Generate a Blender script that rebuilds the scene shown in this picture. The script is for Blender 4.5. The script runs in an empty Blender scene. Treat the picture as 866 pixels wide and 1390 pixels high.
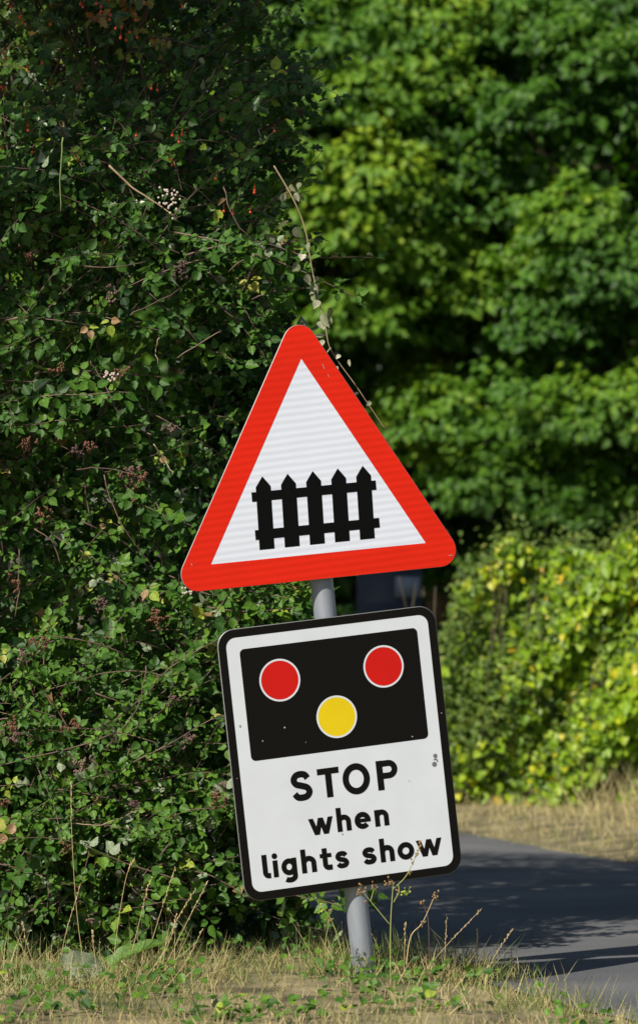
import bpy, math, random
import numpy as np
from mathutils import Vector, Matrix, noise
R = math.radians
rng = np.random.default_rng(7)
random.seed(7)
S = bpy.context.scene
COL = S.collection

# ------------------------------------------------------------------ camera, sky, sun, exposure
F = 6228.0      # focal length in pixels of the 1390 px high photograph
CAM_H = 1.1
cd = bpy.data.cameras.new('camera'); cam = bpy.data.objects.new('camera', cd); COL.objects.link(cam)
cam.location = (0, 0, CAM_H); cam.rotation_euler = (R(90), 0, 0)
cd.sensor_fit = 'VERTICAL'; cd.sensor_height = 36; cd.sensor_width = 24
cd.lens = 36 * F / 1390
cd.shift_y = 79 / 1390
cd.clip_end = 2000
cd.dof.use_dof = True; cd.dof.focus_distance = 12.05; cd.dof.aperture_fstop = 5.2; cd.dof.aperture_blades = 7
S.camera = cam
SUN_EL, SUN_AZ = 40.0, 38.0     # azimuth: degrees to the left of straight behind the camera
to_sun = Vector((-math.sin(R(SUN_AZ)) * math.cos(R(SUN_EL)), -math.cos(R(SUN_AZ)) * math.cos(R(SUN_EL)), math.sin(R(SUN_EL))))
w = bpy.data.worlds.new("World"); S.world = w; w.use_nodes = True
nt = w.node_tree; bgn = nt.nodes['Background']
sky = nt.nodes.new('ShaderNodeTexSky'); sky.sky_type = 'NISHITA'; sky.sun_disc = False
sky.sun_elevation = R(SUN_EL); sky.sun_rotation = math.atan2(to_sun.x, to_sun.y)
nt.links.new(sky.outputs[0], bgn.inputs[0]); bgn.inputs[1].default_value = 0.06
sl = bpy.data.lights.new('sun', 'SUN'); sl.energy = 5.0; sl.angle = R(0.5); sl.color = (1.0, 0.93, 0.82)
so = bpy.data.objects.new('sun', sl); COL.objects.link(so)
so.rotation_euler = to_sun.to_track_quat('Z', 'Y').to_euler(); so.location = (-6, -10, 12)
S.view_settings.view_transform = 'Standard'; S.view_settings.look = 'None'
S.view_settings.gamma = 1.0; S.view_settings.use_curve_mapping = False
S.view_settings.exposure = 0.22
S.cycles.max_bounces = 6; S.cycles.diffuse_bounces = 3; S.cycles.glossy_bounces = 2
S.cycles.transmission_bounces = 4; S.cycles.transparent_max_bounces = 4

# ------------------------------------------------------------------ helpers
def tag(o, label=None, cat=None, group=None, kind=None):
    if label: o['label'] = label
    if cat: o['category'] = cat
    if group: o['group'] = group
    if kind: o['kind'] = kind
    return o

def empty(name, loc=(0, 0, 0)):
    o = bpy.data.objects.new(name, None); COL.objects.link(o); o.location = loc
    o.empty_display_size = 0.1
    return o

def link(name, me, mat, parent=None, world=True):
    """one mesh object; when world is True the mesh was written in world coordinates"""
    o = bpy.data.objects.new(name, me); COL.objects.link(o)
    if mat: me.materials.append(mat)
    if parent:
        o.parent = parent
        if world: o.matrix_parent_inverse = Matrix.Translation(-Vector(parent.location))
    return o

def mesh_np(name, V, faces_idx, nper, tint=None, smooth=False):
    """V (n,3); faces_idx flat list of vertex indices; nper = loop count of every face"""
    me = bpy.data.meshes.new(name)
    V = np.asarray(V, dtype=np.float32); L = np.asarray(faces_idx, dtype=np.int32); nper = np.asarray(nper, dtype=np.int32)
    me.vertices.add(len(V)); me.vertices.foreach_set('co', V.ravel())
    me.loops.add(len(L)); me.loops.foreach_set('vertex_index', L)
    starts = np.concatenate([[0], np.cumsum(nper)[:-1]]).astype(np.int32)
    me.polygons.add(len(nper)); me.polygons.foreach_set('loop_start', starts); me.polygons.foreach_set('loop_total', nper)
    if smooth: me.polygons.foreach_set('use_smooth', np.ones(len(nper), dtype=bool))
    if tint is not None:
        a = me.attributes.new('tint', 'FLOAT', 'POINT'); a.data.foreach_set('value', np.asarray(tint, dtype=np.float32))
    me.update(calc_edges=True)
    return me

class MB:
    """collects tubes, boxes, sheets into one mesh"""
    def __init__(s): s.v = []; s.f = []; s.n = 0; s.t = []
    def add(s, V, Fc, tint=0.5):
        V = np.asarray(V, float).reshape(-1, 3)
        s.v.append(V); s.f += [[i + s.n for i in f] for f in Fc]; s.n += len(V); s.t.append(np.full(len(V), tint))
    def tube(s, P, r0, r1=None, k=5, tint=0.5, cap=True):
        P = np.asarray(P, float); m = len(P)
        r1 = r0 if r1 is None else r1
        T = np.gradient(P, axis=0); T /= np.linalg.norm(T, axis=1)[:, None] + 1e-9
        ref = np.array([0, 0, 1.0]) if abs(T[0][2]) < .9 else np.array([1.0, 0, 0])
        V = []
        for i in range(m):
            a = np.cross(T[i], ref); a /= np.linalg.norm(a) + 1e-9; b = np.cross(T[i], a)
            r = r0 + (r1 - r0) * i / (m - 1)
            for j in range(k):
                q = 2 * math.pi * j / k
                V.append(P[i] + r * (a * math.cos(q) + b * math.sin(q)))
        Fc = [[i * k + j, i * k + (j + 1) % k, (i + 1) * k + (j + 1) % k, (i + 1) * k + j] for i in range(m - 1) for j in range(k)]
        if cap: Fc += [list(range(k))[::-1], [(m - 1) * k + j for j in range(k)]]
        s.add(V, Fc, tint)
    def box(s, lo, hi):
        x0, y0, z0 = lo; x1, y1, z1 = hi
        s.add([(x0, y0, z0), (x1, y0, z0), (x1, y1, z0), (x0, y1, z0), (x0, y0, z1), (x1, y0, z1), (x1, y1, z1), (x0, y1, z1)],
              [[0, 3, 2, 1], [4, 5, 6, 7], [0, 1, 5, 4], [1, 2, 6, 5], [2, 3, 7, 6], [3, 0, 4, 7]])
    def ball(s, c, r, tint=0.5, sq=(1, 1, 1)):
        Vb, Fb = BALL
        s.add(Vb * r * np.array(sq) + np.asarray(c), Fb, tint)
    def build(s, name, mat, parent=None, world=True, smooth=False):
        V = np.concatenate(s.v); me = mesh_np(name, V, [i for f in s.f for i in f], [len(f) for f in s.f], np.concatenate(s.t), smooth)
        return link(name, me, mat, parent, world)
def _ball():
    V = [(0, 0, 1)]; Fc = []
    for i in (1, 2, 3):
        for j in range(7):
            a, b = math.pi * i / 4, 2 * math.pi * j / 7
            V.append((math.sin(a) * math.cos(b), math.sin(a) * math.sin(b), math.cos(a)))
    V.append((0, 0, -1)); n = len(V) - 1
    for j in range(7):
        k = (j + 1) % 7
        Fc += [[0, 1 + j, 1 + k], [1 + j, 8 + j, 8 + k, 1 + k], [8 + j, 15 + j, 15 + k, 8 + k], [15 + j, n, 15 + k]]
    return np.array(V), Fc
BALL = _ball()

# ---- leaf templates: verts in (x across, y along, z up) and faces
def half_leaf(pts, fold=0.12, curl=0.1):
    """pts: right-hand outline from base to tip; two facets folded along the midrib"""
    n = len(pts); V = [(0, 0, 0)] + [(x, y, fold * x * 2 - curl * y * y) for x, y in pts[:-1]] + [(0, pts[-1][1], -curl)]
    V += [(-x, y, fold * x * 2 - curl * y * y) for x, y in pts[:-1]]
    right = [0] + list(range(1, n + 1)); left = [0, n] + [n + i for i in range(n - 1, 0, -1)]
    return np.array(V, float), [right, left]
L_ROUND = half_leaf([(.20, .04), (.35, .20), (.36, .30), (.42, .42), (.37, .55), (.35, .66), (.20, .80), (.12, .90), (0, 1.06)], .16, .18)
L_SLIM = half_leaf([(.16, .15), (.25, .45), (.20, .75), (0, 1.0)])
L_HEART = half_leaf([(.25, -.12), (.48, .12), (.44, .45), (.2, .8), (0, 1.0)], .15, .15)
L_LOBED = half_leaf([(.10, .22), (.34, .30), (.22, .46), (.40, .66), (.20, .72), (.18, .92), (0, 1.0)])
L_MAPLE = half_leaf([(.30, .02), (.22, .2), (.58, .38), (.30, .50), (.30, .72), (.12, .76), (0, 1.05)], .18, .2)
L_OVAL = half_leaf([(.24, .2), (.30, .5), (.18, .82), (0, 1.0)], .15, .15)
def blade_tpl(seg=3, bend=.35):
    V = []
    for i in range(seg):
        t = i / seg; wd = .5 * (1 - t * .75)
        V += [(-wd, t, -bend * t * t), (wd, t, -bend * t * t)]
    V.append((0, 1, -bend))
    Fc = [[2 * i, 2 * i + 1, 2 * i + 3, 2 * i + 2] for i in range(seg - 1)] + [[2 * seg - 2, 2 * seg - 1, 2 * seg]]
    return np.array(V, float), Fc

def norm(a): return a / (np.linalg.norm(a, axis=-1, keepdims=True) + 1e-9)

def frames(nrm, along):
    """rotation matrices whose columns are (x, y=along, z=nrm)"""
    z = norm(nrm); y = along - (along * z).sum(1, keepdims=True) * z; y = norm(y); x = np.cross(y, z)
    return np.stack([x, y, z], axis=2)

def leaves_mesh(name, tpl, P, M, size, tint, width=None):
    Vt, Ft = tpl; n = len(P); k = len(Vt)
    size = np.asarray(size, float).reshape(n, 1, 1)
    T = np.broadcast_to(Vt[None], (n, k, 3)) * size
    if width is not None: T = T * 1.0; T[:, :, 0] = Vt[None, :, 0] * np.asarray(width, float).reshape(n, 1)
    W = np.einsum('nij,nkj->nki', M, T) + P[:, None, :]
    fl = np.concatenate([np.array(f) for f in Ft]); nl = np.array([len(f) for f in Ft])
    idx = (fl[None] + (np.arange(n) * k)[:, None]).ravel()
    return mesh_np(name, W.reshape(-1, 3), idx, np.tile(nl, n), np.repeat(tint, k))

# ---- materials
def pmat(name, col, rough=0.6, metal=0.0, spec=0.5, coat=0.0):
    m = bpy.data.materials.new(name); m.use_nodes = True
    b = m.node_tree.nodes['Principled BSDF']
    b.inputs['Base Color'].default_value = (*col, 1); b.inputs['Roughness'].default_value = rough
    b.inputs['Metallic'].default_value = metal; b.inputs['Specular IOR Level'].default_value = spec
    if coat: b.inputs['Coat Weight'].default_value = coat; b.inputs['Coat Roughness'].default_value = .15
    return m
def noisy(m, c1, c2, scale, detail=4, stretch=None, bump=0.0, lo=.35, hi=.65):
    t = m.node_tree; b = t.nodes['Principled BSDF']
    tc = t.nodes.new('ShaderNodeTexCoord'); mp = t.nodes.new('ShaderNodeMapping')
    if stretch: mp.inputs['Scale'].default_value = stretch
    nz = t.nodes.new('ShaderNodeTexNoise'); nz.inputs['Scale'].default_value = scale; nz.inputs['Detail'].default_value = detail
    cr = t.nodes.new('ShaderNodeValToRGB'); cr.color_ramp.elements[0].position = lo; cr.color_ramp.elements[1].position = hi
    cr.color_ramp.elements[0].color = (*c1, 1); cr.color_ramp.elements[1].color = (*c2, 1)
    t.links.new(tc.outputs['Object'], mp.inputs[0]); t.links.new(mp.outputs[0], nz.inputs[0]); t.links.new(nz.outputs[0], cr.inputs[0])
    t.links.new(cr.outputs[0], b.inputs['Base Color'])
    if bump:
        bp = t.nodes.new('ShaderNodeBump'); bp.inputs['Strength'].default_value = bump; bp.inputs['Distance'].default_value = .01
        t.links.new(nz.outputs[0], bp.inputs['Height']); t.links.new(bp.outputs[0], b.inputs['Normal'])
    return m
def leafmat(name, ramp, rough=.45, trans=.3, under=None, spec=.4):
    """ramp: list of (position, colour) over the tint attribute; under: colour of a pale underside"""
    m = bpy.data.materials.new(name); m.use_nodes = True; t = m.node_tree; b = t.nodes['Principled BSDF']; out = t.nodes['Material Output']
    at = t.nodes.new('ShaderNodeAttribute'); at.attribute_name = 'tint'
    cr = t.nodes.new('ShaderNodeValToRGB'); el = cr.color_ramp.elements
    el[0].position, el[0].color = ramp[0][0], (*ramp[0][1], 1); el[1].position, el[1].color = ramp[-1][0], (*ramp[-1][1], 1)
    for p, c in ramp[1:-1]: e = el.new(p); e.color = (*c, 1)
    t.links.new(at.outputs['Fac'], cr.inputs[0]); col = cr.outputs[0]
    if under:
        ge = t.nodes.new('ShaderNodeNewGeometry'); mx = t.nodes.new('ShaderNodeMix'); mx.data_type = 'RGBA'
        t.links.new(ge.outputs['Backfacing'], mx.inputs[0]); t.links.new(cr.outputs[0], mx.inputs[6]); mx.inputs[7].default_value = (*under, 1)
        col = mx.outputs[2]
    nzl = t.nodes.new('ShaderNodeTexNoise'); nzl.inputs['Scale'].default_value = 160; nzl.inputs['Detail'].default_value = 3
    tco = t.nodes.new('ShaderNodeTexCoord'); t.links.new(tco.outputs['Object'], nzl.inputs[0])
    rmp = t.nodes.new('ShaderNodeMapRange'); rmp.inputs[1].default_value = .3; rmp.inputs[2].default_value = .7; rmp.inputs[3].default_value = .62; rmp.inputs[4].default_value = 1.35
    hv = t.nodes.new('ShaderNodeHueSaturation'); t.links.new(nzl.outputs[0], rmp.inputs[0]); t.links.new(rmp.outputs[0], hv.inputs['Value']); t.links.new(col, hv.inputs['Color']); col = hv.outputs[0]
    t.links.new(col, b.inputs['Base Color']); b.inputs['Roughness'].default_value = rough; b.inputs['Specular IOR Level'].default_value = spec
    if trans:
        tr = t.nodes.new('ShaderNodeBsdfTranslucent'); mm = t.nodes.new('ShaderNodeMixShader'); mm.inputs[0].default_value = trans
        hs = t.nodes.new('ShaderNodeHueSaturation'); hs.inputs['Value'].default_value = 1.6; hs.inputs['Saturation'].default_value = 1.15
        t.links.new(cr.outputs[0], hs.inputs['Color']); t.links.new(hs.outputs[0], tr.inputs[0])
        t.links.new(b.outputs[0], mm.inputs[1]); t.links.new(tr.outputs[0], mm.inputs[2]); t.links.new(mm.outputs[0], out.inputs[0])
    return m

M_bramble = leafmat('bramble_leaf', [(0, (.014, .045, .010)), (.4, (.052, .135, .017)), (.8, (.12, .235, .025)), (.90, (.13, .23, .03)), (.96, (.34, .40, .05)), (1, (.30, .19, .09))], .5, .22, under=(.26, .32, .20), spec=.3)
M_haw = leafmat('hawthorn_leaf', [(0, (.018, .05, .010)), (.5, (.045, .11, .016)), (.85, (.11, .17, .02)), (.95, (.22, .20, .03)), (1, (.30, .10, .03))], .32, .2, under=(.07, .12, .05))
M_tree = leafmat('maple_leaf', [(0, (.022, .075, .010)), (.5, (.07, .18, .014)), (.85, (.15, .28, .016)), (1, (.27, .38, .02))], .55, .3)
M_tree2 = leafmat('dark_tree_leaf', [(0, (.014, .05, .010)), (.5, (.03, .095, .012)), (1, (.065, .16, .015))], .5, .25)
M_climb = leafmat('climber_leaf', [(0, (.08, .18, .012)), (.5, (.23, .38, .016)), (.9, (.44, .54, .02)), (.965, (.62, .55, .03)), (1, (.62, .33, .03))], .45, .3)
M_olive = leafmat('scrub_leaf', [(0, (.055, .11, .016)), (.6, (.13, .20, .028)), (1, (.24, .25, .05))], .6, .25)
M_grass = leafmat('grass_blade', [(0, (.05, .11, .02)), (.35, (.13, .19, .04)), (.6, (.33, .29, .12)), (1, (.52, .43, .22))], .6, .25)
M_straw = pmat('dry_straw', (.50, .38, .19), .7)
M_cane = noisy(pmat('bramble_cane', (.12, .07, .06), .6), (.07, .035, .035), (.20, .13, .10), 9)
M_bark = noisy(pmat('bark', (.1, .08, .06), .9), (.05, .04, .03), (.16, .12, .08), 14, 6, (1, 1, .25), .6)
M_berry = pmat('bramble_berry', (.15, .065, .035), .5)
M_haws = pmat('red_haw', (.50, .06, .012), .35)
M_pale = leafmat('pale_dry_leaf', [(0, (.16, .19, .09)), (.5, (.30, .31, .20)), (1, (.46, .45, .33))], .7, .2)

# ------------------------------------------------------------------ ground and road
RN = np.array([.957, .29])
def road_d(X, Y):
    """signed distance across the lane: 4.0 near kerb, 6.08 far edge; bends left beyond the hedge and right towards the camera"""
    bend = -0.045 * np.maximum(Y - 19.0, 0) ** 2 * -1
    return RN[0] * X + RN[1] * Y + bend * 0.35
NEAR, FAR_ = 4.0, 6.08
xs = np.concatenate([[-300, -120, -60, -30, -15, -8], np.arange(-5, 6.01, .12), [8, 15, 30, 60, 120, 300]])
ys = np.concatenate([[-100, -40, -15, 0, 5, 8], np.arange(9.5, 24, .12), [26, 30, 36, 45, 60, 100, 200, 500]])
XX, YY = np.meshgrid(xs, ys)
def ground_z(X, Y):
    d = RN[0] * X + RN[1] * Y
    a = np.clip((NEAR - .02 - d) / .25, 0, 1); b = np.clip((d - FAR_ - .02) / .5, 0, 1)
    bump = .5 * np.sin(X * 7.1 + Y * 2.3) + .5 * np.sin(X * 3.7 - Y * 5.3 + 1.3)
    e = np.maximum(a, b); e = e * e * (3 - 2 * e)
    fine = np.exp(-((np.abs(Y - 16) / 12) ** 4))
    return (e * (.035 + .012 * bump) - .006 * (1 - e)) * fine + 0 * X
ZZ = ground_z(XX, YY)
nx, ny = len(xs), len(ys)
idx = np.array([[j * nx + i, j * nx + i + 1, (j + 1) * nx + i + 1, (j + 1) * nx + i] for j in range(ny - 1) for i in range(nx - 1)])
me = mesh_np('ground', np.stack([XX, YY, ZZ], 2).reshape(-1, 3), idx.ravel(), np.full(len(idx), 4), smooth=True)
M_ground = noisy(pmat('verge_soil', (.2, .16, .1), .95), (.07, .06, .03), (.30, .25, .13), 6, 8, None, .5)
tag(link('ground', me, M_ground), kind='structure')
# lane: sheet lying over the ground dip
M_road = noisy(pmat('worn_asphalt', (.09, .09, .095), .85, spec=.3), (.095, .098, .106), (.15, .152, .156), 1.4, 8, None, 0)
t_ = M_road.node_tree; vz = t_.nodes.new('ShaderNodeTexVoronoi'); vz.inputs['Scale'].default_value = 110; tcv = t_.nodes.new('ShaderNodeTexCoord')
bpv = t_.nodes.new('ShaderNodeBump'); bpv.inputs['Strength'].default_value = .5; bpv.inputs['Distance'].default_value = .004
t_.links.new(tcv.outputs['Object'], vz.inputs[0]); t_.links.new(vz.outputs['Distance'], bpv.inputs['Height']); t_.links.new(bpv.outputs[0], t_.nodes['Principled BSDF'].inputs['Normal'])
V = []; Fc = []
Yc = np.concatenate([[-60, -30, -10, 0, 5], np.arange(8, 24, .25), [26, 28]])
for i, y in enumerate(Yc):
    for k in range(7):
        d = NEAR - .03 + (FAR_ + .06 - NEAR) * k / 6
        jit = .02 * math.sin(y * 3.1 + k) + .015 * math.sin(y * 9.7) if k in (0, 6) else 0
        x = (d + jit - RN[1] * y) / RN[0]
        x -= 0.02 * max(y - 19, 0) ** 2
        V.append((x, y, .003 + .014 * math.sin(k / 6 * math.pi)))
for i in range(len(Yc) - 1):
    for k in range(6): a = i * 7 + k; Fc.append([a, a + 1, a + 8, a + 7])
me = mesh_np('road', V, [i for f in Fc for i in f], [4] * len(Fc), smooth=True)
tag(link('road', me, M_road), kind='structure')

# ------------------------------------------------------------------ the sign
PSI, TH = R(17.5), R(6.5)
sign = empty('level_crossing_sign', (.1233, 12.0, .0))
U0 = Vector((math.cos(PSI), math.sin(PSI), 0)); NN = Vector((math.sin(PSI), -math.cos(PSI), 0)); Zv = Vector((0, 0, 1))
Ul = U0 * math.cos(TH) + Zv * math.sin(TH); Vl = -U0 * math.sin(TH) + Zv * math.cos(TH)
rot = Matrix((Ul, Vl, NN)).transposed()       # local x = right on the face, y = up the post, z = out of the face
sign.rotation_euler = rot.to_euler()
tag(sign, 'leaning grey post with a red triangular gate warning above a white STOP plate', 'road sign')

def sheeting(name, col, rough=.35, ribs=.0, dirt=.1):
    m = pmat(name, col, rough, spec=.35); t = m.node_tree; b = t.nodes['Principled BSDF']
    tc = t.nodes.new('ShaderNodeTexCoord'); nz = t.nodes.new('ShaderNodeTexNoise'); nz.inputs['Scale'].default_value = 9; nz.inputs['Detail'].default_value = 7
    cr = t.nodes.new('ShaderNodeValToRGB'); cr.color_ramp.elements[0].position = .3; cr.color_ramp.elements[1].position = .62
    cr.color_ramp.elements[0].color = (*[c * (1 - dirt) for c in col], 1); cr.color_ramp.elements[1].color = (*col, 1)
    t.links.new(tc.outputs['Object'], nz.inputs[0]); t.links.new(nz.outputs[0], cr.inputs[0])
    last = cr.outputs[0]
    if ribs:
        wv = t.nodes.new('ShaderNodeTexWave'); wv.bands_direction = 'Y'; wv.inputs['Scale'].default_value = 17; wv.inputs['Distortion'].default_value = .6; wv.inputs['Detail'].default_value = 1
        mp = t.nodes.new('ShaderNodeMapping'); mp.inputs['Rotation'].default_value = (0, 0, R(-1))
        t.links.new(tc.outputs['Object'], mp.inputs[0]); t.links.new(mp.outputs[0], wv.inputs[0])
        mx = t.nodes.new('ShaderNodeMix'); mx.data_type = 'RGBA'; mx.blend_type = 'MULTIPLY'
        c2 = t.nodes.new('ShaderNodeValToRGB'); c2.color_ramp.elements[0].color = (1 - ribs, 1 - ribs, 1 - ribs * .4, 1)
        t.links.new(wv.outputs['Fac'], c2.inputs[0]); mx.inputs[0].default_value = 1
        t.links.new(last, mx.inputs[6]); t.links.new(c2.outputs[0], mx.inputs[7]); last = mx.outputs[2]
        bp = t.nodes.new('ShaderNodeBump'); bp.inputs['Strength'].default_value = .15; bp.inputs['Distance'].default_value = .002
        t.links.new(wv.outputs['Fac'], bp.inputs['Height']); t.links.new(bp.outputs[0], b.inputs['Normal'])
    t.links.new(last, b.inputs['Base Color'])
    return m
M_white = sheeting('white_sheeting', (.75, .80, .89), .35, .06, .03)
M_plate = sheeting('white_plate', (.69, .735, .79), .4, 0, .06)
M_red = sheeting('red_sheeting', (.76, .018, .002), .4, .06, .08)
M_dot = sheeting('red_light_vinyl', (.60, .008, .004), .4, 0, .06)
M_yel = sheeting('yellow_light_vinyl', (.78, .58, .006), .4, 0, .06)
M_blk = pmat('black_vinyl', (.006, .0052, .0042), .5, spec=.14)
M_gate = pmat('black_gate_vinyl', (.003, .003, .003), .5, spec=.12)
M_alu = pmat('aluminium_edge', (.30, .30, .30), .55, .6)
M_post = noisy(pmat('galvanised_post', (.30, .32, .35), .5, .25), (.21, .235, .28), (.33, .36, .41), 22, 8, (1, .22, 1), .1, .3, .7)
M_mark = pmat('grey_mark', (.16, .16, .17), .6)

def poly(mb, pts, z, rev=False):
    mb.add([(x, y, z) for x, y in pts], [list(range(len(pts)))[::-1] if rev else list(range(len(pts)))])
def slab(mb, pts, z0, z1):
    n = len(pts); mb.add([(x, y, z0) for x, y in pts] + [(x, y, z1) for x, y in pts],
        [list(range(n))[::-1], list(range(n, 2 * n))] + [[i, (i + 1) % n, n + (i + 1) % n, n + i] for i in range(n)])
def rrect(x0, y0, x1, y1, r, k=8):
    P = []
    for cx_, cy_, a0 in ((x1 - r, y1 - r, 0), (x0 + r, y1 - r, 90), (x0 + r, y0 + r, 180), (x1 - r, y0 + r, 270)):
        for i in range(k + 1): a = R(a0 + 90 * i / k); P.append((cx_ + r * math.cos(a), cy_ + r * math.sin(a)))
    return P
def ring(mb, outer, inner, z):
    n = len(outer); mb.add([(x, y, z) for x, y in outer] + [(x, y, z) for x, y in inner], [[i, (i + 1) % n, n + (i + 1) % n, n + i] for i in range(n)])
def circle(cx_, cy_, r, k=48): return [(cx_ + r * math.cos(2 * math.pi * i / k), cy_ + r * math.sin(2 * math.pi * i / k)) for i in range(k)]
def lpart(name, mb, mat, parent, smooth=False): return mb.build(name, mat, parent, world=False, smooth=smooth)

PR = .0298
mb = MB(); k = 40
for (y, r) in ((-.35, PR), (1.60, PR)): pass
mb.tube([(0, y, 0) for y in np.linspace(-.35, 1.60, 14)], PR, PR, k=k)
post = lpart('post', mb, M_post, sign, True)
mb = MB(); mb.tube([(0, 1.600, 0), (0, 1.604, 0), (0, 1.622, 0)], PR + .002, PR - .004, k=24); lpart('post_cap', mb, M_mark, post)
# concrete collar at the base is below the turf

# information plate
PZ = .046
mb = MB(); slab(mb, rrect(-.3130, .2780, .2845, .9845, .045), PZ - .003, PZ)
plate = lpart('information_plate', mb, M_alu, sign)
o_ = rrect(-.3115, .2795, .2830, .9830, .0435); i_ = rrect(-.2905, .3005, .2620, .9620, .026)
mb = MB(); ring(mb, o_, i_, PZ + .0009); lpart('black_border', mb, M_blk, plate)
mb = MB(); poly(mb, o_, PZ + .0005); lpart('white_face', mb, M_plate, plate)
mb = MB(); poly(mb, rrect(-.2560, .6387, .2300, .9300, .013), PZ + .0009); pan = lpart('light_panel', mb, M_blk, plate)
for (cx_, cy_, m_, nm) in ((-.1564, .8385, M_dot, 'red_light_symbol'), (.1280, .8400, M_dot, 'red_light_symbol'), (-.0138, .7253, M_yel, 'yellow_light_symbol')):
    mb = MB(); ring(mb, circle(cx_, cy_, .0553), circle(cx_, cy_, .0505), PZ + .0013); lpart('white_ring', mb, M_plate, plate)
    mb = MB(); poly(mb, circle(cx_, cy_, .0510), PZ + .0012); lpart(nm, mb, m_, plate)

# lettering drawn as pen strokes
def cr_spline(P, n=8, closed=False):
    P = [np.array(p, float) for p in P]; m = len(P); out = []
    rg = range(m if closed else m - 1)
    for i in rg:
        if closed: p0, p1, p2, p3 = P[i - 1], P[i], P[(i + 1) % m], P[(i + 2) % m]
        else: p0, p1, p2, p3 = P[max(i - 1, 0)], P[i], P[i + 1], P[min(i + 2, m - 1)]
        for j in range(n):
            t = j / n; out.append(.5 * (2 * p1 + (p2 - p0) * t + (2 * p0 - 5 * p1 + 4 * p2 - p3) * t * t + (3 * p1 - p0 - 3 * p2 + p3) * t ** 3))
    if not closed: out.append(P[-1])
    return out
zc = [0]
def stroke(mb, P, wd, closed=False):
    P = np.array(P, float); n = len(P)
    Lh = []; Rh = []
    for i in range(n):
        if closed: a, b = P[i] - P[i - 1], P[(i + 1) % n] - P[i]
        else: a = P[i] - P[i - 1] if i > 0 else P[1] - P[0]; b = P[i + 1] - P[i] if i < n - 1 else P[-1] - P[-2]
        a = a / np.linalg.norm(a); b = b / np.linalg.norm(b); na, nb = np.array([-a[1], a[0]]), np.array([-b[1], b[0]])
        m = na + nb; m /= np.linalg.norm(m); s_ = wd / 2 / max(.35, float(m @ na))
        Lh.append(P[i] + m * s_); Rh.append(P[i] - m * s_)
    zc[0] += 1; z = PZ + .0010 + .00006 * (zc[0] % 6)
    V = [(x, y, z) for x, y in Rh] + [(x, y, z) for x, y in Lh]
    rg = range(n if closed else n - 1)
    mb.add(V, [[i, (i + 1) % n, n + (i + 1) % n, n + i] for i in rg])
def arc(cx_, cy_, rx, ry, a0, a1, n=22): return [(cx_ + rx * math.cos(R(a0 + (a1 - a0) * i / n)), cy_ + ry * math.sin(R(a0 + (a1 - a0) * i / n))) for i in range(n + 1)]
SPTS = [(.93, .80), (.78, .95), (.5, 1), (.2, .95), (.04, .77), (.17, .59), (.5, .505), (.84, .41), (.98, .23), (.82, .05), (.48, 0), (.2, .04), (.03, .19)]
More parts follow.
